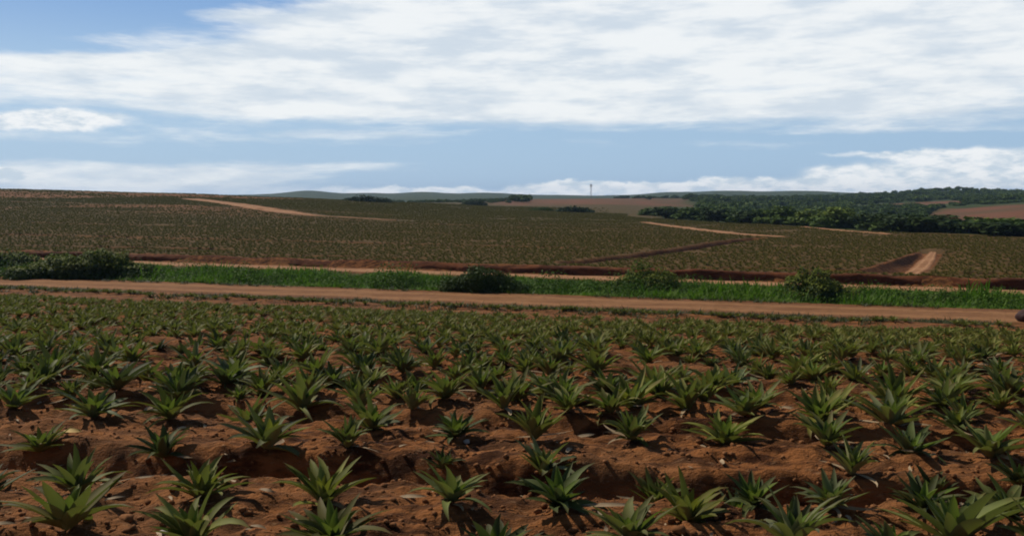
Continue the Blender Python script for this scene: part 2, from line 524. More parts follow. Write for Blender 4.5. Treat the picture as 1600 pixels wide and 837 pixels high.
# ------------------------------------------------------------------ ribbons (tracks)
def ribbon(name, pts, half_w, mat, lift, label=None, seed=0, step=.5, jit=.25, fade_ends=True):
    pts = np.array(pts, float)
    seg = np.hypot(*np.diff(pts, axis=0).T)
    L = np.concatenate([[0], np.cumsum(seg)])
    n = max(int(L[-1] / step), 8)
    s = np.linspace(0, L[-1], n)
    cx = np.interp(s, L, pts[:, 0]); cy = np.interp(s, L, pts[:, 1])
    k = max(3, int(n * .04))
    ker = np.hanning(2 * k + 1); ker /= ker.sum()
    pad = lambda a: np.concatenate([a[0] + (a[0] - a[k:0:-1]), a, a[-1] + (a[-1] - a[-2:-k - 2:-1])])
    cx = np.convolve(pad(cx), ker, 'valid'); cy = np.convolve(pad(cy), ker, 'valid')
    tx, ty = np.gradient(cx), np.gradient(cy)
    ln = np.hypot(tx, ty); nx, ny = -ty / ln, tx / ln
    hw = np.interp(np.linspace(0, 1, n), np.linspace(0, 1, len(half_w)), half_w) if np.ndim(half_w) else np.full(n, half_w)
    wl = hw * (1 + jit * fbm(s * .25, s * 0 + 1, seed, 4)); wr = hw * (1 + jit * fbm(s * .25, s * 0 + 7, seed + 3, 4))
    q = np.linspace(-1, 1, 11)
    O = np.where(q[None] < 0, q[None] * wl[:, None], q[None] * wr[:, None])
    X = cx[:, None] + nx[:, None] * O; Y = cy[:, None] + ny[:, None] * O
    Z = ground_z(X, Y) + lift
    Z[:, 0] -= lift * 1.5; Z[:, -1] -= lift * 1.5
    V = np.stack([X, Y, Z], -1).reshape(-1, 3)
    idx = np.arange(n * 11).reshape(n, 11)
    F = np.stack([idx[:-1, :-1], idx[1:, :-1], idx[1:, 1:], idx[:-1, 1:]], -1).reshape(-1, 4)
    F = F[:, ::-1]
    o = obj(name, V, F, mat, smooth=True, attrs={'across': np.tile(q, n)})
    tag(o, label, kind='structure')
    return o


def earth_bank():
    # the crumbling red cut face along the far side of the far track
    n = 900
    xs = np.linspace(-75, 52, n)
    prof_s = np.array([79.55, 79.68, 79.74, 79.78, 79.86, 80.2, 80.7, 81.3])
    prof_h = np.array([-.10, .10, .34, .58, .74, .80, .72, .30])
    gap = sstep(-.10, .10, fbm(xs * .06, xs * 0 + 3, 201, 3) + .30)
    hv = (.80 + .55 * fbm(xs * .18, xs * 0 + 5, 203, 4)) * (.35 + .65 * gap)
    wob = .32 * fbm(xs * .3, xs * 0 + 9, 205, 4)
    S = prof_s[None] + wob[:, None] * np.array([1, 1, 1, 1, 1, .7, .3, 0])[None]
    S = S + .10 * vnoise(xs[:, None] * 2.3, prof_h[None] * 5 + 0 * xs[:, None], 207)
    X = np.repeat(xs[:, None], 8, 1)
    Y = S - .37 * X
    Z = -4.5 + prof_h[None] * hv[:, None] + .05 * vnoise(X * 3, S * 3, 209)
    Z[:, -1] = ground_z(X[:, -1], Y[:, -1]) - .12
    Z[:, -2] = np.maximum(Z[:, -2], ground_z(X[:, -2], Y[:, -2]) + .02)
    Z[:, -3] = np.maximum(Z[:, -3], ground_z(X[:, -3], Y[:, -3]) + .03)
    idx = np.arange(n * 8).reshape(n, 8)
    F = np.stack([idx[:-1, :-1], idx[1:, :-1], idx[1:, 1:], idx[:-1, 1:]], -1).reshape(-1, 4)
    o = obj('earth_bank', np.stack([X, Y, Z], -1).reshape(-1, 3), F, M['shaded_soil'], smooth=False)
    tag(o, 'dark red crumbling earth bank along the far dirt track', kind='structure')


def build_tracks():
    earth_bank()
    xs = np.linspace(-80, 55, 60)
    def line(c, slope_fn):
        out = []
        for x in xs:
            y = c
            for _ in range(30):
                y = c - slope_fn(x, y)
            out.append((x, y))
        return out
    nearp = line(50.1, lambda x, y: rowcoord(x, y) - y)
    ribbon('near_dirt_track', nearp, 3.05, M['track'], .03, 'wide brown dirt track along the far edge of the near pineapple field', 1, .25, .36)
    farp = line(77.5, lambda x, y: .37 * x)
    ribbon('far_dirt_track', farp, 1.75, M['pale_track'], .03, 'narrow pale dirt track between the green ditch and the red bank', 5, .4, .3)
    A = [ray_ground(*p) for p in ((620, 344.5), (560, 341), (490, 337), (430, 329), (380, 321), (330, 314.5), (300, 311))]
    ribbon('hill_dirt_track', A, (.5, .9, 3.2, 4.4, 4.2, 3.6, 3.2), M['pale_track'], .10, 'pale dirt track climbing to the crest of the left hill', 9, 1.0, .3)
    B = [ray_ground(*p) for p in ((1222, 370.5), (1150, 365.5), (1090, 358.5), (1040, 352), (1005, 347))]
    ribbon('field_dirt_track', B, (1.0, 1.6, 1.5, 1.1, .8), M['pale_track'], .08, 'thin pale track crossing the far field below the wood', 13, .8, .3)
    Cc = [ray_ground(*p) for p in ((1395, 367), (1330, 361.5), (1285, 357.5), (1255, 354.5))]
    ribbon('wood_edge_track', Cc, (.5, 1.4, 1.4, .8), M['pale_track'], .08, 'short pale track along the lower edge of the wood', 17, .8, .3)
    ribbon('cutting_track', CUT[:-1] + [(48.2, 101.3)], (.3, .75, .9, .85, .4), M['pale_track'], .05, 'orange dirt ramp in the short cutting of the far field', 23, .4, .12)


# ------------------------------------------------------------------ leaf geometry
def strap_leaf(phi, e0, droop, L, w, r0=.02, z0=.02, sway=0., seg=6, twist=0., vdepth=.28, rnd=.5):
    t = np.linspace(0, 1, seg + 1)
    e = e0 - droop * t ** 1.4
    ds = L / seg
    rad = r0 + np.concatenate([[0], np.cumsum(np.cos((e[:-1] + e[1:]) / 2) * ds)])
    zz = z0 + np.concatenate([[0], np.cumsum(np.sin((e[:-1] + e[1:]) / 2) * ds)])
    ph = phi + sway * t ** 2
    cx, cy = np.cos(ph) * rad, np.sin(ph) * rad
    wid = w * (.78 + .22 * np.sin(np.pi * np.clip(t * 1.5, 0, 1))) * (1 - t ** 4.2) + .002
    sx, sy = -np.sin(ph), np.cos(ph)
    ux, uy, uz = -np.sin(e) * np.cos(ph), -np.sin(e) * np.sin(ph), np.cos(e)
    tw = twist * t
    V = []
    for q in (-1, 0, 1):
        side = q * wid / 2
        up = abs(q) * vdepth * wid + q * np.sin(tw) * wid * .5
        V.append(np.stack([cx + sx * side * np.cos(tw) + ux * up, cy + sy * side * np.cos(tw) + uy * up, zz + uz * up], -1))
    V = np.stack(V, 1)
    idx = np.arange((seg + 1) * 3).reshape(seg + 1, 3)
    F = np.stack([idx[:-1, :-1], idx[:-1, 1:], idx[1:, 1:], idx[1:, :-1]], -1).reshape(-1, 4)
    F = F[:, ::-1]
    along = np.repeat(t, 3)
    return V.reshape(-1, 3), F, along, np.full(len(along), rnd)


def join(parts):
    Vs, Fs, As, Rs, off = [], [], [], [], 0
    for V, F, a, r in parts:
        Vs.append(V); Fs.append(F + off); As.append(a); Rs.append(r); off += len(V)
    return np.concatenate(Vs), np.concatenate(Fs), np.concatenate(As), np.concatenate(Rs)


GOLD = 2.39996


def pineapple(seed, style):
    """(outer leaves, heart leaves, dry leaf): arrays. Plant about .85 m across for style 'splayed'."""
    R = random.Random(seed)
    outer, heart, dry = [], [], []
    n_out, n_heart = R.randint(16, 21), R.randint(6, 8)
    lean = {'splayed': .0, 'upright': .28, 'tuft': .12}[style]
    k = {'splayed': 1.0, 'upright': .95, 'tuft': .72}[style]
    for i in range(n_out):
        f = i / (n_out - 1)                      # 0 outermost
        phi = i * GOLD + R.uniform(-.45, .45)
        e0 = .56 + .52 * f + lean + R.uniform(-.26, .24)
        L = k * (.48 - .05 * f) * R.choice([R.uniform(.55, .85), R.uniform(.85, 1.2), R.uniform(.9, 1.2)])
        droop = R.choice([R.uniform(.1, .5), R.uniform(.3, .9), R.uniform(.9, 1.7)]) * (1 - .5 * f)
        outer.append(strap_leaf(phi, e0, droop, L, k * R.uniform(.078, .122), .028, .02 + .03 * f, R.uniform(-.25, .25), 6, R.uniform(-.5, .5), R.uniform(.2, .36), R.random()))
    for i in range(n_heart):
        f = i / (n_heart - 1)
        phi = (i + n_out) * GOLD + R.uniform(-.2, .2)
        e0 = .88 + .42 * f + R.uniform(-.16, .16)
        L = k * (.38 - .12 * f) * R.uniform(.9, 1.1)
        heart.append(strap_leaf(phi, e0, R.uniform(.05, .35), L, k * R.uniform(.070, .098), .012, .05, R.uniform(-.15, .15), 5, R.uniform(-.3, .3), .34, R.random()))
    for i in range(R.randint(1, 3)):
        dry.append(strap_leaf(R.uniform(0, 6.28), R.uniform(-.02, .12), R.uniform(.0, .22), k * R.uniform(.34, .5), k * .05, .03, .05, R.uniform(-.5, .5), 6, R.uniform(-1.2, 1.2), .15, R.random()))
    return join(outer), join(heart), join(dry)


def simple_plant(seed, n=11, seg=3, k=1.0):
    R = random.Random(seed)
    lv = []
    for i in range(n):
        f = i / (n - 1)
        lv.append(strap_leaf(i * GOLD + R.uniform(-.3, .3), .45 + .8 * f + R.uniform(-.15, .15), R.uniform(.2, .6), k * (.5 - .14 * f) * R.uniform(.85, 1.15), k * .14, .02, .02, 0, seg, R.uniform(-.4, .4), .25, R.random()))
    return join(lv)


def scatter(protos, pos, rot, scl, pick, rnd=None):
    """Merge copies of PROTOS at POS: returns V, F, along, rand."""
    Vs, Fs, As, Rs, off = [], [], [], [], 0
    for j, (V, F, a, r) in enumerate(protos):
        m = np.nonzero(pick == j)[0]
        if not len(m): continue
        c, s = np.cos(rot[m])[:, None], np.sin(rot[m])[:, None]
        sc = scl[m] if scl.ndim == 2 else np.repeat(scl[m][:, None], 3, 1)
        x = V[None, :, 0] * sc[:, :1]; y = V[None, :, 1] * sc[:, 1:2]; z = V[None, :, 2] * sc[:, 2:3]
        W = np.stack([x * c - y * s, x * s + y * c, z], -1) + pos[m][:, None]
        Vs.append(W.reshape(-1, 3))
        Fs.append((F[None] + (np.arange(len(m)) * len(V))[:, None, None] + off).reshape(-1, F.shape[1]))
        As.append(np.tile(a, len(m)))
        rr = np.tile(r, len(m)) if rnd is None else np.clip(np.tile(r, len(m)) * .5 + np.repeat(rnd[m], len(V)) * .5, 0, 1)
        Rs.append(rr)
        off += len(m) * len(V)
    return np.concatenate(Vs), np.concatenate(Fs), np.concatenate(As), np.concatenate(Rs)


# ------------------------------------------------------------------ pineapple plants near by
STYLES = [(11, 'splayed'), (12, 'splayed'), (13, 'splayed'), (14, 'upright'), (15, 'upright'), (16, 'tuft'), (17, 'tuft'), (18, 'splayed'), (21, 'splayed'), (22, 'splayed'), (23, 'splayed'), (24, 'upright'), (25, 'upright'), (26, 'tuft'), (27, 'tuft'), (28, 'splayed')]
PROTO = []
for sd, st in STYLES:
    o_, h_, d_ = pineapple(sd, st)
    PROTO.append([mesh_data('leaf_rosette', o_[0], o_[1], M['leaf_grey'], True, {'along': o_[2], 'leafrand': o_[3]}),
                  mesh_data('heart_leaves', h_[0], h_[1], M['heart'], True, {'along': h_[2], 'leafrand': h_[3]}),
                  mesh_data('dry_leaf', d_[0], d_[1], M['dry'], True, {'along': d_[2], 'leafrand': d_[3]}), st])
BY = {k_: [i for i, q in enumerate(STYLES) if q[1] == k_] for k_ in ('splayed', 'upright', 'tuft')}
TONE = {'grey': 'grey green', 'olive': 'olive green', 'dark': 'dark green', 'blue': 'bluish green', 'yellow': 'yellowish green'}


def sub(name, me, mat, parent):
    o = bpy.data.objects.new(name, me)
    link(o, parent)
    sl = o.material_slots[0]
    sl.link = 'OBJECT'
    sl.material = mat
    return o


def place_plant(x, y, scale, proto, tone, heart='heart', dry=True, tilt=(0, 0), zs=1.0, rz=None):
    z = float(ground_z(np.array(x), np.array(y))) - .015
    e = empty('pineapple_plant', (x, y, z), random.uniform(0, 6.28) if rz is None else rz)
    e.rotation_euler = (tilt[0], tilt[1], e.rotation_euler[2])
    e.scale = (scale * random.uniform(.94, 1.08), scale, scale * zs * random.uniform(.82, 1.04))
    a, b, c, st = PROTO[proto]
    sub('leaf_rosette', a, M['leaf_' + tone], e)
    sub('heart_leaves', b, M[heart], e)
    if dry:
        sub('dry_leaf', c, M['dry'], e)
    return e


# base pixel, width in pixels, style, tone, yellow heart
HAND = {
    'A': [(105, 836, 205, 'splayed', 'olive', 0), (305, 852, 150, 'upright', 'olive', 0), (520, 856, 180, 'splayed', 'olive', 0), (625, 878, 150, 'upright', 'blue', 0),
          (775, 868, 180, 'splayed', 'dark', 0), (985, 858, 165, 'splayed', 'grey', 0), (1240, 862, 160, 'upright', 'blue', 0), (1390, 872, 150, 'splayed', 'dark', 0), (1490, 850, 215, 'splayed', 'grey', 0), (1640, 868, 170, 'splayed', 'olive', 0)],
    'B': [(-20, 770, 130, 'splayed', 'dark', 0), (120, 779, 130, 'upright', 'grey', 0), (312, 784, 145, 'splayed', 'olive', 1), (505, 796, 150, 'splayed', 'yellow', 1), (705, 801, 145, 'splayed', 'grey', 0),
          (872, 803, 165, 'splayed', 'dark', 0), (1076, 808, 150, 'splayed', 'yellow', 1), (1180, 800, 120, 'splayed', 'dark', 0), (1300, 802, 115, 'tuft', 'blue', 0), (1440, 808, 130, 'splayed', 'dark', 0), (1575, 812, 140, 'splayed', 'grey', 0)],
    'C': [(65, 691, 115, 'splayed', 'olive', 0), (255, 704, 115, 'splayed', 'dark', 0), (415, 708, 150, 'splayed', 'blue', 1), (543, 712, 85, 'upright', 'grey', 0), (690, 724, 70, 'tuft', 'dark', 0), (848, 731, 100, 'upright', 'blue', 0),
          (1026, 743, 90, 'upright', 'grey', 0), (1155, 752, 85, 'tuft', 'blue', 0), (1330, 742, 95, 'upright', 'blue', 0), (1462, 757, 85, 'upright', 'dark', 0), (1592, 756, 110, 'splayed', 'dark', 0)],
    'D': [(20, 640, 105, 'splayed', 'grey', 0), (145, 656, 130, 'splayed', 'blue', 0), (268, 661, 115, 'splayed', 'olive', 0), (392, 652, 110, 'splayed', 'grey', 0), (582, 676, 115, 'splayed', 'grey', 0), (712, 686, 110, 'splayed', 'dark', 0),
          (835, 687, 115, 'upright', 'olive', 0), (985, 690, 100, 'tuft', 'grey', 0), (1132, 696, 130, 'splayed', 'yellow', 0), (1290, 706, 120, 'splayed', 'grey', 0), (1420, 713, 130, 'splayed', 'dark', 0), (1548, 720, 140, 'splayed', 'grey', 0)],
}
ROWTXT = {'A': 'in the closest row', 'B': 'in row before the dark furrow',
          'C': 'in first row behind the dark furrow', 'D': 'in second row behind the dark furrow'}
ORD = ['first', 'second', 'third', 'fourth', 'fifth', 'sixth', 'seventh', 'eighth', 'ninth', 'tenth', 'eleventh', 'twelfth', 'thirteenth', 'fourteenth', 'fifteenth',
       'sixteenth', 'seventeenth', 'eighteenth', 'nineteenth', 'twentieth', 'twenty-first', 'twenty-second', 'twenty-third', 'twenty-fourth', 'twenty-fifth', 'twenty-sixth', 'twenty-seventh', 'twenty-eighth', 'twenty-ninth', 'thirtieth']
STTXT = {'splayed': 'spreading', 'upright': 'upright', 'tuft': 'short compact'}
GROUP = 'young pineapple plants in rows on the near field'
count = 0
for row in 'ABCD':
    for i, (px, py, w, st, tone, yh) in enumerate(HAND[row]):
        x, y = ray_ground(px, py)
        wbase = {'splayed': .86, 'upright': .70, 'tuft': .60}[st]
        sc_ = w / FPX * y / wbase
        p = random.choice(BY[st])
        e = place_plant(x, y, sc_, p, tone, 'heart_yellow' if yh else 'heart', random.random() < .7, (random.uniform(-.18, .18), random.uniform(-.18, .18)))
        tag(e, f"{STTXT[st]} {TONE[tone]} plant{' with yellow heart' if yh and row != 'C' else ''}, {ORD[i]} from left {ROWTXT[row]}", 'pineapple plant', GROUP)
        count += 1


def y_on_row(r, x):
    y = r
    for _ in range(25):
        y = r - (float(rowcoord(np.array(x), np.array(y))) - y)
    return y


def bare(x, y, r):
    return False


rows = []
k = 2
while 6.45 + BED * k < 33:
    rows += [6.28 + BED * k, 7.06 + BED * k]
    rows[-2:] = [6.1 + BED * k, 6.66 + BED * k, 7.24 + BED * k]
    k += 1
rows += [40.4]
cand = []
for ri, r in enumerate(rows):
    x = -r * 1.15 + random.uniform(0, .6)
    while x < r * .80:
        rr = r + random.gauss(0, .08 if r < 35 else .28)
        y = y_on_row(rr, x)
        u = x / y
        gap = .06 + (.62 if float(fbm(np.array(x * .55), np.array(y * .75), 301, 2)) > .12 else .06) * float(sstep(10, 15, r))
        if -.80 < u < .80 and random.random() > gap:
            cand.append((ri, r, x, y, u))
        x += random.uniform(.52, .90) * (1 - .38 * float(sstep(13, 24, r))) * (.55 if r > 35 else 1)
vis = sorted([c for c in cand if abs(c[4]) < .60], key=lambda c: c[3])
near_n = 298 - count
nearset = set(id(c) for c in vis[:near_n])
per_row = {}
rest = []
for c in cand:
    if id(c) in nearset:
        per_row.setdefault(c[0], []).append(c)
    else:
        rest.append(c)
for ri in sorted(per_row):
    lst = sorted(per_row[ri], key=lambda c: c[2])
    for i, (ri_, r, x, y, u) in enumerate(lst):
        st = random.choices(['splayed', 'upright', 'tuft'], [.62, .22, .16])[0]
        tone = random.choices(['grey', 'olive', 'dark', 'blue', 'yellow'], [.33, .27, .16, .16, .08])[0]
        sc_ = random.uniform(.72, 1.22) * (1 - .36 * float(sstep(11, 24, y)))
        yh = random.random() < .12
        e = place_plant(x, y, sc_, random.choice(BY[st]), tone, 'heart_yellow' if yh else 'heart', random.random() < .55, (random.uniform(-.22, .22), random.uniform(-.22, .22)))
        if ri < 5 and i < 30:
            tag(e, f"{STTXT[st]} {TONE[tone]} plant, {ORD[i]} from left in {ORD[ri + 2]} row behind the dark furrow", 'pineapple plant', GROUP)
        else:
            tag(e, 'small pineapple plant in crowded rows beyond the seventh row behind the dark furrow', 'pineapple plant', GROUP)

# the remaining plants of the near field: too many to tell apart
SP = [simple_plant(100 + i, 12, 3) for i in range(6)]
pos = np.array([(c[2], c[3], 0) for c in rest])
pos[:, 2] = ground_z(pos[:, 0], pos[:, 1]) - .02
n = len(pos)
V, F, A_, R_ = scatter(SP, pos, rng.uniform(0, 6.28, n), rng.uniform(.9, 1.25, n) * (1 - .38 * sstep(11, 24, pos[:, 1])), rng.integers(0, 6, n), rng.uniform(0, 1, n))
o = obj('pineapple_crop', V, F, M['leaf_grey'], smooth=True, attrs={'along': A_, 'leafrand': R_})
o.data.materials.clear(); o.data.materials.append(M['leaf_olive'])
tag(o, 'dense mass of pineapple plants in the back half of the near field', kind='stuff')


# ------------------------------------------------------------------ far field crop
def far_crop():
    P = [simple_plant(200 + i, 8, 2, 1.1) for i in range(5)]
    pts = []
    r = 81.3
    j = 0
    while r < 480:
        xs = np.arange(-230, 230, .62) + rng.uniform(-.25, .25, len(np.arange(-230, 230, .62))) + rng.uniform(0, .9)
        ys = r - .37 * xs + rng.normal(0, .12, len(xs))
        m = (ys > 60) & (np.abs(xs / np.maximum(ys, 1)) < .72) & (ys < np.where(xs < ys * .12, 410, 300)) & ((ys < 300) | (rng.uniform(0, 1, len(xs)) < .6 * (1 - sstep(.0, .12, xs / np.maximum(ys, 1)))))
        # thin out with distance
        keep = rng.uniform(0, 1, len(xs)) < np.clip(1.3 - (ys - 120) / 260, .4, .97)
        m &= keep
        pts.append(np.stack([xs[m], ys[m]], -1))
        r += (.62 if j % 2 == 0 else .92) * (1 if r < 150 else 1.3)
        j += 1
    p = np.concatenate(pts)
    x, y = p[:, 0], p[:, 1]
    ok = (y < wood_edge(x, y) - 2) | (x < .13 * y)
    for pp, w in ((DITCH, 2.0),):
        d, _ = seg_dist(x, y, pp); ok &= d > w
    d, sd = seg_dist(x, y, CUT); a = d * sd
    ok &= ~((a > -cut_left(y) - .3) & (a < 1.2))
    for pp, w, dep in FURROWS:
        d, _ = seg_dist(x, y, pp); ok &= d > w * .8
    for pxs, w in ((((620, 344.5), (560, 341), (490, 337), (430, 329), (380, 321), (330, 314.5), (300, 311)), 4.0),
                   (((1222, 370.5), (1150, 365.5), (1090, 358.5), (1040, 352), (1005, 347)), 1.9),
                   (((1395, 367), (1330, 361.5), (1285, 357.5), (1255, 354.5)), 1.8)):
        d, _ = seg_dist(x, y, [ray_ground(*q) for q in pxs]); ok &= d > w
    pt = sstep(-.05, .25, fbm(x * .022, y * .045, 61, 4)) * sstep(-.20, -.26, x / y) * sstep(170, 230, y)
    ok &= rng.uniform(0, 1, len(x)) > pt * .75
    bal = fbm(x * .05, y * .09, 77, 3)
    ok &= ~((bal > .46) & (rng.uniform(0, 1, len(x)) < .8))
    x, y = x[ok], y[ok]
    pos = np.stack([x, y, ground_z(x, y) - .03], -1)
    n = len(pos)
    s = rng.uniform(.6, .95, n) * (1 + sstep(150, 380, y) * .6)
    s = np.stack([s, s, s * rng.uniform(.5, .85, n)], -1)
    V, F, A, R = scatter(P, pos, rng.uniform(0, 6.28, n), s, rng.integers(0, 5, n), np.clip(.5 + 1.1 * fbm(x * .03, y * .06, 81, 3) + rng.uniform(-.25, .25, n), 0, 1))
    o = obj('distant_pineapple_crop', V, F, M['crop_far'], smooth=False, attrs={'leafrand': R})
    tag(o, 'far pineapple field of tiny plants in rows beyond the ditch', kind='stuff')
    print('far crop plants', n)


# ------------------------------------------------------------------ soil clods, litter
def ico():
    t = (1 + 5 ** .5) / 2
    V = np.array([(-1, t, 0), (1, t, 0), (-1, -t, 0), (1, -t, 0), (0, -1, t), (0, 1, t), (0, -1, -t), (0, 1, -t), (t, 0, -1), (t, 0, 1), (-t, 0, -1), (-t, 0, 1)], float)
    V /= np.linalg.norm(V[0])
    F = np.array([(0, 11, 5), (0, 5, 1), (0, 1, 7), (0, 7, 10), (0, 10, 11), (1, 5, 9), (5, 11, 4), (11, 10, 2), (10, 7, 6), (7, 1, 8), (3, 9, 4), (3, 4, 2), (3, 2, 6), (3, 6, 8), (3, 8, 9), (4, 9, 5), (2, 4, 11), (6, 2, 10), (8, 6, 7), (9, 8, 1)])
    return V, F


def ico2(levels=1):
    V, F = ico()
    for _ in range(levels):
        V = list(map(tuple, V)); cache = {}
        def mid(a, b):
            key = (min(a, b), max(a, b))
            if key not in cache:
                p = (np.array(V[a]) + np.array(V[b])) / 2; p /= np.linalg.norm(p)
                V.append(tuple(p)); cache[key] = len(V) - 1
            return cache[key]
        NF = []
        for a, b, c in F:
            ab, bc, ca = mid(a, b), mid(b, c), mid(c, a)
            NF += [(a, ab, ca), (b, bc, ab), (c, ca, bc), (ab, bc, ca)]
        F = np.array(NF); V = np.array(V)
    return V, F


def rock_proto(seed, levels=1, rough=.28):
    r = np.random.default_rng(seed)
    V, F = ico2(levels)
    V = V * (1 + rough * r.uniform(-1, 1, (len(V), 1))) * r.uniform([.8, .7, .45], [1.3, 1.0, .75])
    return V, F, np.zeros(len(V)), np.full(len(V), r.uniform())


def soil_bits():
    P = [rock_proto(i) for i in range(8)]
    n = 14000
    y = 4.8 + 19 * rng.uniform(0, 1, n) ** 1.7
    x = rng.uniform(-.66, .66, n) * (y + 1)
    z = ground_z(x, y)
    s = .006 + .030 * rng.uniform(0, 1, n) ** 3
    big = rng.uniform(0, 1, n) < .008
    s = np.where(big, s + .025, s)
    V, F, A, R = scatter(P, np.stack([x, y, z + s * .15], -1), rng.uniform(0, 6.28, n), s, rng.integers(0, 8, n), rng.uniform(0, 1, n))
    o = obj('soil_clods', V, F, M['clod'], smooth=False, attrs={'leafrand': R})
    tag(o, 'loose reddish soil clods scattered over the near field', kind='stuff')
    # straw coloured scraps of dead leaf
    R0 = random.Random(5)
    L = [strap_leaf(0, R0.uniform(-.02, .2), R0.uniform(.0, .5), R0.uniform(.14, .3), R0.uniform(.022, .05), -.1, .0, R0.uniform(-.6, .6), 5, R0.uniform(-1.5, 1.5), R0.uniform(.05, .3), R0.random()) for _ in range(12)]
    n = 800
    y = 5 + 21 * rng.uniform(0, 1, n) ** 1.4
    x = rng.uniform(-.66, .66, n) * (y + 1)
    z = ground_z(x, y) + .018
    V, F, A, R = scatter(L, np.stack([x, y, z], -1), rng.uniform(0, 6.28, n), rng.uniform(.35, 1.15, n), rng.integers(0, 12, n), rng.uniform(0, 1, n))
    o = obj('dry_leaf_litter', V, F, M['dry'], smooth=True, attrs={'leafrand': R})
    tag(o, 'straw coloured scraps of dead leaf on the red soil', kind='stuff')


def single_leaf(px, py, L, w, rz, mat, label, cat='dry leaf', curl=.25):
    x, y = ray_ground(px, py)
    V, F, A, R = strap_leaf(0, .12, curl, L, w, -L / 2, .0, .25, 7, .7, .18, .7)
    o = obj('fallen_leaf', V, F, mat, smooth=True, attrs={'leafrand': R})
    o.location = (x, y, float(ground_z(np.array(x), np.array(y))) + .035)
    o.rotation_euler = (0, 0, rz)
    tag(o, label, cat, 'dead leaves lying on the near field')


def single_bits():
    single_leaf(113, 683, .19, .085, .1, M['dry_yellow'], 'broad yellow dead leaf on red soil by the furrow')
    single_leaf(950, 808, .50, .05, -.05, M['dry'], 'long pale curved dead leaf on soil near the bottom edge')
    single_leaf(645, 787, .24, .05, .0, M['dry'], 'short pale green-grey dead leaf on soil between two plants')
    single_leaf(985, 648, .36, .035, -.1, M['dry'], 'thin pale straight dead leaf on soil in mid field')
    single_leaf(225, 745, .42, .03, .35, M['dry'], 'thin pale dead leaf across the dark furrow at left')
    single_leaf(915, 675, .3, .055, .5, M['dry'], 'curled cream dead leaf in shadow behind the furrow')
    for px, py, s, lab in ((729, 690, .04, 'small white stone on soil behind the dark furrow'), (257, 824, .045, 'small whitish stone at the lower left corner')):
        x, y = ray_ground(px, py)
        V, F, A, R = rock_proto(int(px), 2, .10)
        o = obj('stone', V * s, F, M['stone'], smooth=True, attrs={'leafrand': R})
        o.location = (x, y, float(ground_z(np.array(x), np.array(y))) + s * .3)
        tag(o, lab, 'stone', 'pale stones on the near field')
    # dark lump at the track's right end
    x, y = ray_ground(1606, 503)
    V, F, A, R = rock_proto(77, 2, .10)
    V = V / np.abs(V).max(0) * np.array([.55, .5, .36])
    o = obj('rock', V, F, M['dark_rock'], smooth=True, attrs={'leafrand': R})
    o.location = (x, y, float(ground_z(np.array(x), np.array(y))) + .26)
    tag(o, 'dark maroon boulder at the right end of the near dirt track', 'rock')


# ------------------------------------------------------------------ grass strip and weeds
def blade_tuft(seed, n=8, h=1.0, w=.09, spread=.35):
    R = random.Random(seed)
    lv = []
    for i in range(n):
        ph = R.uniform(0, 6.28)
        V, F, a, r = strap_leaf(ph, R.uniform(.75, 1.45), R.uniform(.3, 1.5), h * R.uniform(.6, 1.1), w * R.uniform(.7, 1.3), R.uniform(0, spread * .3), 0, R.uniform(-.4, .4), 3, R.uniform(-.6, .6), .2, R.random())
        V = V + np.array([R.uniform(-spread, spread), R.uniform(-spread, spread), 0])
        lv.append((V, F, a, r))
    return join(lv)


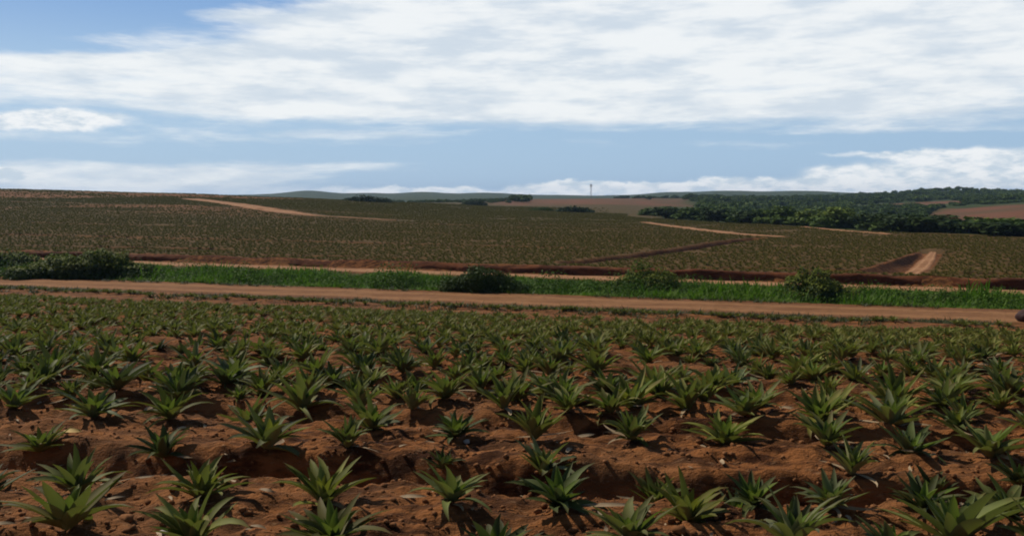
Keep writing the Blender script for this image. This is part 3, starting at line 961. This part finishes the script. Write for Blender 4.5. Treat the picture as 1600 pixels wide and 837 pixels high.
def ditch_grass():
    T = [blade_tuft(300 + i) for i in range(8)]
    n = 26000
    x = rng.uniform(-75, 52, n); v = rng.uniform(0, 1, n)
    y0 = 53.5 - .298 * x; y1 = (75.3 - .37 * x)
    y = y0 + (y1 - y0) * v
    m = np.abs(x / y) < .72
    x, y = x[m], y[m]
    r = rowcoord(x, y); s2 = trackcoord(x, y)
    lump = fbm(x * .35, y * .35, 91, 3)
    h = (.28 + .72 * sstep(53.4, 56.5, r)) * (.22 + .78 * sstep(75.4, 70.5, s2)) * (1 + 1.7 * lump) + .05
    h = h * (1 + .25 * sstep(.2, .5, fbm(x * .1, y * .1, 95, 2)))
    ok = (r > 53.3 + .5 * vnoise(x * .7, y * .7, 99)) & (h > .08)
    x, y, h = x[ok], y[ok], h[ok]
    n = len(x)
    pos = np.stack([x, y, ground_z(x, y) - .03], -1)
    sc_ = np.stack([.45 + .45 * h, .45 + .45 * h, h * rng.uniform(.75, 1.2, n)], -1)
    patch = np.clip(.5 + 1.7 * fbm(x * .22, y * .22, 97, 3), 0, 1)
    V, F, A, R = scatter(T, pos, rng.uniform(0, 6.28, n), sc_, rng.integers(0, 8, n), patch)
    o = obj('ditch_grass', V, F, M['grass'], smooth=False, attrs={'leafrand': R})
    tag(o, 'bright green grass and weeds filling the shallow ditch', kind='stuff')
    rg = np.random.default_rng(5)
    L = []
    for _ in range(430):
        v = rg.uniform(0, .80)
        mx = rg.uniform(-60, 40)
        my = (54.6 - .298 * mx) * (1 - v) + (74.6 - .37 * mx) * v
        k_ = rg.uniform(.5, 1.5)
        L.append((mx, my, float(ground_z(np.array(mx), np.array(my))) + .4 * k_, 1.25 * k_, .8 * k_, .7 * k_ * rg.uniform(.6, 1.5)))
    C = np.array(L)
    off = C[:, 2].min() - 2
    C[:, 2] -= off
    V, F, A, R = leaf_cloud(rg, C, 150000, .085, .2)
    V[:, 2] += off
    o = obj('ditch_weeds', V, F, M['weed_dark'], attrs={'leafrand': R})
    tag(o, 'darker leafy weed mounds among the bright ditch grass', kind='stuff')
    # low olive weeds between the last rows and the track
    n = 8500
    x = rng.uniform(-60, 40, n); rr = np.where(rng.uniform(0, 1, n) < .75, rng.normal(45.7, .6, n), np.where(rng.uniform(0, 1, n) < .4, rng.normal(52.9, .35, n), rng.normal(40.4, .6, n)))
    y = rr - .29 * x
    m = (np.abs(x / y) < .7) & ((rr < 47.0) | (rr > 52.2)) & (rr < 53.6)
    x, y = x[m], y[m]
    ok = fbm(x * .3, y * .3, 103, 2) > -.15
    x, y = x[ok], y[ok]; n = len(x)
    h = rng.uniform(.12, .36, n)
    pos = np.stack([x, y, ground_z(x, y) - .02], -1)
    V, F, A, R = scatter(T, pos, rng.uniform(0, 6.28, n), np.stack([h * 1.3, h * 1.3, h], -1), rng.integers(0, 8, n), rng.uniform(0, 1, n))
    o = obj('weeds', V, F, M['weed'], smooth=False, attrs={'leafrand': R})
    tag(o, 'low olive weeds along the near edge of the dirt track', kind='stuff')


# ------------------------------------------------------------------ bushes and trees
def leaf_cloud(rg, lobes, n, size, inner=.25, up=.35):
    """Leaf quads on and inside ellipsoid lobes [(cx,cy,cz,rx,ry,rz)]; returns V,F,along,rand."""
    lobes = np.array(lobes, float)
    area = (lobes[:, 3] * lobes[:, 4] + lobes[:, 3] * lobes[:, 5] + lobes[:, 4] * lobes[:, 5])
    pick = rg.choice(len(lobes), n, p=area / area.sum())
    d = rg.normal(size=(n, 3)); d /= np.linalg.norm(d, axis=1)[:, None]
    rad = np.where(rg.uniform(0, 1, n) < inner, rg.uniform(.45, .9, n), rg.normal(1.0, .07, n))
    # bumpy surface
    bump = 1 + .16 * np.sin(d[:, 0] * 7 + pick * 1.7) * np.sin(d[:, 1] * 6 + pick) + .10 * np.sin(d[:, 2] * 11 + pick * 2.1)
    c = lobes[pick, :3] + d * lobes[pick, 3:] * (rad * bump)[:, None]
    ok = c[:, 2] > .02
    c, d, pick = c[ok], d[ok], pick[ok]
    n = len(c)
    nrm = d * .55 + rg.normal(size=(n, 3)) * .55 + np.array([0, 0, up]); nrm /= np.linalg.norm(nrm, axis=1)[:, None]
    a = np.cross(nrm, rg.normal(size=(n, 3))); a /= np.linalg.norm(a, axis=1)[:, None]
    b = np.cross(nrm, a)
    s = (size * rg.uniform(.6, 1.35, n))[:, None]
    V = np.stack([c - a * s, c - b * s * .55 + nrm * s * .12, c + a * s, c + b * s * .55 + nrm * s * .12], 1).reshape(-1, 3)
    F = np.arange(n * 4).reshape(n, 4)
    lobe_r = rg.uniform(0, 1, len(lobes))
    r = np.clip(.55 * lobe_r[pick] + .45 * rg.uniform(0, 1, n), 0, 1)
    return V, F, np.zeros(n * 4), np.repeat(r, 4)


def tube(p0, p1, r0, r1, seg=6):
    p0, p1 = np.array(p0, float), np.array(p1, float)
    d = p1 - p0; d = d / np.linalg.norm(d)
    a = np.cross(d, [0.3, 1, .2]); a /= np.linalg.norm(a); b = np.cross(d, a)
    t = np.arange(seg) * 2 * math.pi / seg
    ring = np.cos(t)[:, None] * a + np.sin(t)[:, None] * b
    V = np.concatenate([p0 + ring * r0, p1 + ring * r1])
    i = np.arange(seg); j = (i + 1) % seg
    F = np.stack([i, j, j + seg, i + seg], -1)
    return V, F, np.zeros(2 * seg), np.full(2 * seg, .5)


def limbs(rg, H, spread, r0, n=5):
    parts = [tube((0, 0, -.15), (rg.normal(0, .04) * H, rg.normal(0, .04) * H, H * .45), r0, r0 * .6)]
    for i in range(n):
        a = i * 6.283 / n + rg.uniform(-.4, .4)
        parts.append(tube((0, 0, H * rg.uniform(.2, .42)), (math.cos(a) * spread * .6, math.sin(a) * spread * .6, H * rg.uniform(.55, .85)), r0 * .45, r0 * .15, 5))
    return join(parts)


def bush_lobes(rg, w, dep, h, n):
    L = []
    for i in range(n):
        t = (i + .5) / n * 2 - 1
        hh = h * (1 - .55 * abs(t) ** 2.2) * rg.uniform(.78, 1.08)
        rx = w / n * rg.uniform(.85, 1.35)
        L.append((t * (w / 2 - rx * .6), rg.uniform(-.3, .3) * dep, hh * .45, rx, dep * rg.uniform(.35, .55), hh * .55))
    return L


def bush(px, y, w, dep, h, n_l, n_leaf, size, mat, label, seed, kind='bush', cat='bush', light=None, base=None):
    rg = np.random.default_rng(seed)
    x = (px - 800) / FPX * y
    z = float(ground_z(np.array(x), np.array(y))) - .05
    e = empty(kind, (x, y, z))
    tag(e, label, cat, 'bushes along the ditch')
    L = bush_lobes(rg, w, dep, h, n_l)
    for _ in range(n_l):
        b = L[rg.integers(0, len(L))]
        L.append((b[0] + rg.uniform(-.5, .5) * b[3], b[1] - rg.uniform(.0, .5) * b[4], b[2] * rg.uniform(.7, 1.5), b[3] * .55, b[4] * .6, b[5] * .5))
    V, F, A, R = leaf_cloud(rg, L, n_leaf * 3, size * .8, .35)
    obj('foliage', V, F, M[mat], e, attrs={'leafrand': R})
    if light:  # extra paler leaves over the upper crown paint its sunlit top
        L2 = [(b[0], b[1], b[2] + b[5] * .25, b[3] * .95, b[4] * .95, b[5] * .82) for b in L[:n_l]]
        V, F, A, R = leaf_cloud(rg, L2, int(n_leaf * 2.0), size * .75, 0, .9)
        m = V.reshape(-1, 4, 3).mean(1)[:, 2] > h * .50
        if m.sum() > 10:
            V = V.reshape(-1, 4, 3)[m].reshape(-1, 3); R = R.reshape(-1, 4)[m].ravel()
            obj('lit_top_leaves', V, np.arange(len(V)).reshape(-1, 4), M[light], e, attrs={'leafrand': R})
    st = [tube((t, 0, -.05), (t + rg.uniform(-.4, .4), rg.uniform(-.3, .3), h * .6), .05, .02, 5) for t in np.linspace(-w * .33, w * .33, max(3, n_l // 2))]
    S = join(st)
    obj('stem', S[0], S[1], M['bark'], e, attrs={'leafrand': S[3]})
    return e


def bushes():
    bush(128, 64.0, 10.4, 3.4, 2.15, 9, 9000, .13, 'bush', 'largest dark bush, long and rounded, beside the dirt track at left', 1, light='bush_lit')
    bush(18, 80, 6.6, 3.5, 3.5, 5, 4500, .15, 'bush', 'dark bush with yellowish top behind the long bush at left', 2, light='bush_lit')
    bush(753, 54.6, 5.4, 2.2, 1.65, 6, 5000, .10, 'bush', 'low dark bush touching the middle of the dirt track', 3, light=None)
    bush(1012, 60.5, 5.4, 2.6, 2.9, 6, 4200, .11, 'tree_mid', 'loose green sapling bush standing up above the ditch grass', 4, light='bush_lit')
    bush(1060, 58.5, 4.2, 2.0, 1.25, 4, 2600, .11, 'bush', 'low dark shrub beside the loose sapling bush in ditch', 5)
    bush(1285, 55.5, 5.4, 2.8, 3.0, 6, 6500, .11, 'tree_dark', 'round dark bush rising above the far track at right', 6, light='bush_lit')
    bush(1400, 54.5, 4.2, 1.8, 1.7, 4, 2200, .11, 'tree_mid', 'low mid green shrub right of the round dark bush', 7)
    bush(1480, 53.5, 3.0, 1.6, 1.9, 4, 1800, .11, 'tree_mid', 'small green shrub near the right end of the ditch', 8)
    bush(560, 64.5, 4.6, 1.8, 1.3, 5, 2200, .12, 'tree_mid', 'low green shrub mound in ditch grass left of centre', 9)
    # field hedges and shrubs far away
    def far_bush(px, y, w, h, mat, label, seed, n=6):
        rg = np.random.default_rng(seed)
        x = (px - 800) / FPX * y
        z = float(ground_z(np.array(x), np.array(y))) - .1
        e = empty('shrub_clump', (x, y, z)); tag(e, label, 'shrubs', 'dark clumps on the far field')
        V, F, A, R = leaf_cloud(rg, bush_lobes(rg, w, 4, h, n), 1800, .35)
        obj('foliage', V, F, M[mat], e, attrs={'leafrand': R})
        S = join([tube((t, 0, -.1), (t, 0, h * .6), .12, .05, 5) for t in (-w * .25, 0, w * .25)])
        obj('stem', S[0], S[1], M['bark'], e, attrs={'leafrand': S[3]})
    far_bush(575, 322, 19, 2.4, 'tree_dark', 'long dark shrub clump on the skyline right of the hill track', 21, 8)
    far_bush(742, 405, 12, 2.9, 'tree_dark', 'dark shrub clump left of the distant reddish field', 22, 5)
    far_bush(897, 300, 13.5, 2.3, 'tree_dark', 'dark low shrub clump below the distant mast', 23, 6)
    far_bush(845, 310, 8, 1.2, 'tree_mid', 'paler low shrub clump left of the shrubs below the mast', 24, 4)


def tree_proto(seed, n_leaf=700, size=.42, flat=1.0):
    """Unit tree about 6 m tall, 6 m wide."""
    rg = np.random.default_rng(seed)
    L = [(0, 0, 3.6, 1.9, 1.9, 1.9)]
    for i in range(9):
        a = i * GOLD + rg.uniform(-.4, .4); rr = rg.uniform(1.0, 2.2)
        L.append((math.cos(a) * rr, math.sin(a) * rr, rg.uniform(2.0, 4.9) * flat, rg.uniform(.8, 1.4), rg.uniform(.8, 1.4), rg.uniform(.6, 1.1)))
    return leaf_cloud(rg, L, n_leaf, size, .2), limbs(rg, 5.5, 2.6, .22)


def trees():
    protos = [tree_proto(400 + i) for i in range(6)]
    spec = [  # px, distance, width m, height m, material, label
        (1362, 172, 9.5, 333, 'tree_dark', 'dark tree at the left end of the black clump above the field'),
        (1418, 160, 11, 334, 'tree_dark', 'broadest dark tree in the black clump at the wood edge'),
        (1470, 154, 10, 336, 'tree_dark', 'dark tree right of the broadest one in the black clump'),
        (1512, 152, 7.5, 344, 'tree_dark', 'lower dark tree ending the black clump on its right'),
        (1556, 141, 9.0, 346, 'tree_dark', 'low dark tree standing apart at the lower right wood edge'),
        (1600, 140, 6.5, 350, 'tree_mid', 'mid green tree cut by the right end of the wood edge'),
        (1312, 188, 9.0, 324, 'tree_light', 'bright green tree left of the black clump'),
        (1268, 196, 8.0, 326, 'tree_light', 'pale green round tree beside the short pale track'),
        (1222, 204, 8.0, 322, 'tree_mid', 'mid green tree left of the pale green round tree'),
        (1172, 212, 10, 328, 'tree_dark', 'dark low tree at the middle of the wood edge'),
        (1120, 228, 10, 325, 'tree_dark', 'dark spreading tree above the thin pale track'),
        (1080, 240, 9.0, 324, 'tree_mid', 'mid green tree near the left tip of the wood'),
        (1040, 252, 9.0, 324, 'tree_dark', 'dark rounded tree at the left tip of the wood')]
    for i, (px, y, w, tp, mat, lab) in enumerate(spec):
        x = (px - 800) / FPX * y
        h = max(2.2, at_dist(px, tp, y)[2] - float(ground_z(np.array(x), np.array(y))))
        z = float(ground_z(np.array(x), np.array(y))) - .1
        e = empty('broadleaf_tree', (x, y, z), i * 1.3)
        e.scale = (w / 6.2, w / 6.2, h / 5.4)
        tag(e, lab, 'tree', 'trees along the wood edge')
        (V, F, A, R), S = protos[i % 6]
        rg = np.random.default_rng(800 + i)
        obj('crown', V, F, M[mat], e, attrs={'leafrand': np.clip(R + rg.uniform(-.2, .2), 0, 1)})
        obj('trunk', S[0], S[1], M['bark'], e, attrs={'leafrand': S[3]})
    # the wood behind: one mass of crowns
    P = [tree_proto(500 + i, 330, .62)[0] for i in range(6)]
    x, y = [], []
    N = 9000
    yy = 130 + 900 * rng.uniform(0, 1, N) ** 1.25
    uu = rng.uniform(.10, .85, N)
    xx = uu * yy
    e = wood_edge(xx, yy)
    c, g, rf = zones(xx, yy)
    ok = (yy > e + 6) & (rf < .35) & (rng.uniform(0, 1, N) < np.clip(.34 + yy / 1500, .15, .7))
    # clearing rising behind the tip of the wood
    ok &= ~((uu < .21) & (yy > 330) & (yy < 640))
    ok &= (uu > .15) | (yy > 900)
    ok &= ~((uu > .485) & (yy > 215) & (yy < 500))
    ok &= ~((uu > .385) & (uu < .53) & (yy > 425) & (yy < 700) & (rng.uniform(0, 1, N) < .72))
    x, y = xx[ok], yy[ok]
    # hills far left and centre
    N2 = 700
    y2 = rng.uniform(560, 1000, N2); u2 = rng.uniform(-.22, .02, N2)
    x = np.concatenate([x, u2 * y2]); y = np.concatenate([y, y2])
    n = len(x)
    s = rng.uniform(.65, 1.1, n) * np.where(x < 0, .5, 1.0)
    hz = s * rng.uniform(.65, 1.05, n) * np.where(y < 330, .62, .9)
    gz = ground_z(x, y) - .5
    cap = np.where(y < 330, 316 + 10 * rng.uniform(-1, 1, n), 307 + 6 * rng.uniform(-1, 1, n))
    cap = np.where((y < 215) & (x / y > .40), 340 + 5 * rng.uniform(-1, 1, n), cap)
    cap = np.where((y >= 215) & (y < 425) & (x / y > .43), 328 + 6 * rng.uniform(-1, 1, n), cap)
    cap = np.where((y >= 425) & (y < 560) & (x / y > .38), 319 + 3 * rng.uniform(-1, 1, n), cap)
    room = CAMZ - (cap - 305) / FPX * y - gz
    hz = np.where((y < 560) & (x > 0), np.minimum(hz, np.maximum(room / 5.8, .35)), hz)
    pos = np.stack([x, y, gz], -1)
    V, F, A, R = scatter(P, pos, rng.uniform(0, 6.28, n), np.stack([s * 1.25, s * 1.25, hz], -1), rng.integers(0, 6, n), np.clip(.45 + 1.2 * fbm(x * .02, y * .02, 111, 3), 0, 1))
    o = obj('woodland', V, F, M['tree_mid'], attrs={'leafrand': R})
    tag(o, 'dense green woodland covering the valley and low hills at right', kind='stuff')
    print('woodland trees', n)


# ------------------------------------------------------------------ mast
def mast():
    y = 790.0
    x = (923 - 800) / FPX * y
    z = float(ground_z(np.array(x), np.array(y)))
    top = at_dist(923, 286, y)[2]
    H = top - z
    e = empty('radio_mast', (x, y, z))
    tag(e, 'slim grey lattice radio mast on the distant skyline', 'mast')
    hw0, hw1 = .6, .35
    cs = [(-1, -1), (1, -1), (1, 1), (-1, 1)]
    for sx, sy in cs:
        T = tube((sx * hw0, sy * hw0, 0), (sx * hw1, sy * hw1, H * .92), .09, .08, 6)
        obj('leg', T[0], T[1], M['metal'], e, attrs={'leafrand': T[3]})
    br = []
    nb = 10
    for k in range(nb):
        a, b = k / nb * .92, (k + 1) / nb * .92
        wa, wb = hw0 + (hw1 - hw0) * k / nb, hw0 + (hw1 - hw0) * (k + 1) / nb
        for i in range(4):
            p, q = cs[i], cs[(i + 1) % 4]
            br.append(tube((p[0] * wa, p[1] * wa, a * H), (q[0] * wb, q[1] * wb, b * H), .045, .045, 4))
            br.append(tube((p[0] * wb, p[1] * wb, b * H), (q[0] * wb, q[1] * wb, b * H), .045, .045, 4))
    B = join(br)
    obj('bracing', B[0], B[1], M['metal'], e, attrs={'leafrand': B[3]})
    for i in range(6):
        a = i * math.pi / 3
        c = np.array([math.cos(a) * .8, math.sin(a) * .8])
        T = tube((c[0], c[1], H * .74), (c[0], c[1], H * .92), .15, .15, 8)
        obj('antenna_panel', T[0], T[1], M['metal_white'], e, attrs={'leafrand': T[3]})
    T = tube((0, 0, H * .9), (0, 0, H), .09, .05, 6)
    obj('spike', T[0], T[1], M['metal'], e, attrs={'leafrand': T[3]})


# ------------------------------------------------------------------ sky, sun, camera
def px_dir(px, py):
    cx, cy = (px - 800) / FPX, (418.5 - py) / FPX
    c, s = math.cos(PITCH), math.sin(PITCH)
    d = (cx, c + cy * s, -s + cy * c)
    return d[0] / d[1], d[2] / d[1]


def build_world():
    w = bpy.data.worlds.new('World')
    SC.world = w
    w.use_nodes = True
    nt = NT(w.node_tree)
    sky = nt.node('ShaderNodeTexSky', sky_type='NISHITA')
    sky.sun_disc = False
    sky.sun_elevation = math.radians(SUN_EL)
    sky.sun_rotation = math.radians(SUN_AZ)
    sky.altitude = 300
    sky.air_density = 1.0
    sky.dust_density = .6
    sky.ozone_density = 2.0
    D = nt.node('ShaderNodeTexCoord').outputs['Generated']
    sep = nt.node('ShaderNodeSeparateXYZ'); nt.l.new(D, sep.inputs[0])
    x, y, z = sep.outputs
    yc = nt.math('MAXIMUM', y, .12)
    X = nt.math('DIVIDE', x, yc)
    Z = nt.math('DIVIDE', z, yc)
    st = nt.mapv(D, (1, 1, 5.0))
    wv = nt.noise(st, 3.5, 5, .6, out=1)
    ws = nt.node('ShaderNodeSeparateXYZ'); nt.l.new(wv, ws.inputs[0])
    wx = nt.math('MULTIPLY_ADD', ws.outputs[0], .16, nt.math('ADD', X, -.08))
    wz = nt.math('MULTIPLY_ADD', ws.outputs[1], .034, nt.math('ADD', Z, -.017))

    def blob(px, py, rx, ry, wt, acc, X=wx, Z=wz):
        cx, cz = px_dir(px, py)
        a = nt.math('MULTIPLY', nt.math('SUBTRACT', X, cx), FPX / rx)
        b = nt.math('MULTIPLY', nt.math('SUBTRACT', Z, cz), FPX / ry)
        d = nt.math('ADD', nt.math('MULTIPLY', a, a), nt.math('MULTIPLY', b, b))
        g = nt.math('DIVIDE', wt, nt.math('MULTIPLY_ADD', nt.math('MULTIPLY', d, d), .35, 1.0))
        return g if acc is None else nt.math('ADD', acc, g)

    acc = None
    for b in [(960, 95, 560, 78, .95), (1330, 40, 480, 62, .8), (560, 112, 260, 62, .55), (620, 40, 150, 34, .35), (900, 10, 420, 40, .4), (200, 146, 330, 34, .42), (120, 188, 150, 16, -.35), (120, 98, 260, 12, .3), (60, 60, 160, 8, .25), (430, 92, 120, 24, .3),
              (230, 276, 210, 22, .85), (160, 208, 350, 10, .25), (480, 262, 120, 14, .25), (1000, 183, 240, 9, .25), (1480, 150, 180, 22, .3),
              (170, 12, 330, 44, -1.0), (420, 60, 90, 9, -.3), (90, 78, 150, 9, -.42), (1120, 240, 560, 40, -.75), (110, 243, 125, 8, -.55), (290, 122, 110, 10, -.5), (60, 165, 220, 10, -.2), (330, 218, 300, 9, -.15),
              (1330, 128, 170, 9, -.38), (1150, 138, 80, 10, -.35), (640, 250, 240, 34, -.2), (1000, 228, 420, 6, .42), (800, 262, 300, 6, .4), (1330, 203, 250, 6, .42), (560, 215, 200, 6, .4), (360, 24, 55, 7, .55), (480, 195, 260, 8, -.28)]:
        acc = blob(*b, acc)
    n1 = nt.noise(nt.mapv(D, (1, 1, 7.5)), 5.0, 10, .66, dist=.35)
    n2 = nt.noise(nt.mapv(D, (1, 1, 7.0)), 17.0, 8, .66)
    dens = nt.math('ADD', acc, nt.math('MULTIPLY_ADD', n1, 1.5, -.75))
    dens = nt.math('ADD', dens, nt.math('MULTIPLY_ADD', n2, .85, -.425))
    thin = nt.smooth(dens, -.08, .82, 0, .94)
    # crisp cumulus near the horizon and the small one at left
    n3 = nt.noise(nt.mapv(D, (1, 1, 2.2)), 22.0, 6, .55, out=1)
    cs_ = nt.node('ShaderNodeSeparateXYZ'); nt.l.new(n3, cs_.inputs[0])
    cX = nt.math('MULTIPLY_ADD', cs_.outputs[0], .05, nt.math('ADD', X, -.025))
    cZ = nt.math('MULTIPLY_ADD', cs_.outputs[1], .026, nt.math('ADD', Z, -.013))
    cu = None
    for b in [(70, 188, 95, 15, 1.0), (5, 272, 42, 6, .9), (1570, 262, 120, 22, 1.0), (1420, 276, 110, 11, .9), (1470, 243, 150, 5, .5), (1190, 293, 150, 7, .85), (1050, 295, 140, 7, .7),
              (930, 289, 70, 5, .6), (700, 303, 110, 5, .6), (880, 301, 200, 5, .5), (1330, 289, 150, 8, .9), (330, 298, 220, 8, .35)]:
        cu = blob(*b, cu, cX, cZ)
    cum = nt.smooth(cu, .28, .74, 0, .95)
    cloudn = nt.noise(nt.mapv(D, (1, 1, 5.0)), 9.0, 6, .6)
    ccol = nt.mix(nt.smooth(cloudn, .35, .62), (.66, .74, .82), (.92, .945, .95))
    tuft = nt.noise(nt.mapv(D, (1, 1, 3.0)), 34.0, 5, .6)
    ccol2 = nt.mix(nt.smooth(tuft, .34, .60), (.60, .70, .79), (.93, .95, .96))
    bg = nt.node('ShaderNodeBackground')
    SKY = .085
    skyc = nt.mix(1.0, sky.outputs[0], (SKY, SKY, SKY), blend='MULTIPLY')
    # thin even veil low in the sky
    veil = nt.smooth(z, .02, .2, .85, .75)
    skyc = nt.mix(veil, skyc, nt.mix(nt.smooth(z, .11, .21), (.37, .55, .77), (.20, .38, .70)))
    col = nt.mix(thin, skyc, ccol)
    col = nt.mix(cum, col, ccol2)
    # overhead and behind the camera the sky is mostly open
    up = nt.math('MULTIPLY', nt.smooth(z, .30, .6, 0, 1), .8)
    col = nt.mix(up, col, nt.mix(1.0, sky.outputs[0], (SKY * .55, SKY * .55, SKY * .55), blend='MULTIPLY'))
    back = nt.smooth(y, .12, -.1, 0, .9)
    col = nt.mix(back, col, nt.mix(1.0, sky.outputs[0], (SKY * .55, SKY * .55, SKY * .55), blend='MULTIPLY'))
    nt.l.new(col, bg.inputs[0])
    bg.inputs[1].default_value = 1.0
    out = nt.node('ShaderNodeOutputWorld')
    nt.l.new(bg.outputs[0], out.inputs[0])
    w.cycles.sampling_method = 'MANUAL'
    w.cycles.sample_map_resolution = 512


def build_sun_camera():
    li = bpy.data.lights.new('sun', 'SUN')
    li.energy = 4.0
    li.angle = math.radians(.6)
    li.color = (1.0, .93, .82)
    o = link(bpy.data.objects.new('sun', li))
    a, e = math.radians(SUN_AZ), math.radians(SUN_EL)
    v = Vector((math.sin(a) * math.cos(e), math.cos(a) * math.cos(e), math.sin(e)))
    o.rotation_euler = v.to_track_quat('Z', 'Y').to_euler()
    o.location = v * 50
    cd = bpy.data.cameras.new('camera')
    cd.sensor_width = 36
    cd.lens = FPX / PXW * 36
    cd.clip_end = 30000
    cd.clip_start = .05
    c = link(bpy.data.objects.new('camera', cd))
    c.location = (0, 0, CAMZ)
    c.rotation_euler = (math.pi / 2 - PITCH, 0, 0)
    SC.camera = c
    vs = SC.view_settings
    vs.view_transform = 'Standard'
    try: vs.look = 'None'
    except Exception: pass
    vs.exposure = 0
    vs.gamma = 1
    SC.cycles.max_bounces = 6
    SC.cycles.diffuse_bounces = 3
    SC.cycles.glossy_bounces = 2
    SC.cycles.transmission_bounces = 3
    SC.cycles.use_denoising = True
    SC.cycles.filter_width = 1.9


def build_haze():
    V = np.array([(sx * 6900, sy * 4300, zz) for zz in (-60.0, 40.0) for sx, sy in ((-1, -1), (1, -1), (1, 1), (-1, 1))], float)
    F = np.array([(3, 2, 1, 0), (4, 5, 6, 7), (0, 1, 5, 4), (1, 2, 6, 5), (2, 3, 7, 6), (3, 0, 4, 7)])
    m, nt = new_mat('haze_air')
    v = nt.node('ShaderNodeVolumePrincipled')
    v.inputs['Color'].default_value = (.50, .70, 1.0, 1)
    v.inputs['Density'].default_value = .00010
    v.inputs['Anisotropy'].default_value = .2
    out = nt.node('ShaderNodeOutputMaterial')
    nt.l.new(v.outputs[0], out.inputs['Volume'])
    o = obj('haze', V, F, m)
    tag(o, 'thin pale haze in the air over the far fields', kind='stuff')
    SC.cycles.volume_bounces = 0


SC.render.engine = 'CYCLES'
build_haze()
build_ground()
build_tracks()
far_crop()
soil_bits()
single_bits()
ditch_grass()
bushes()
trees()
mast()
build_world()
build_sun_camera()
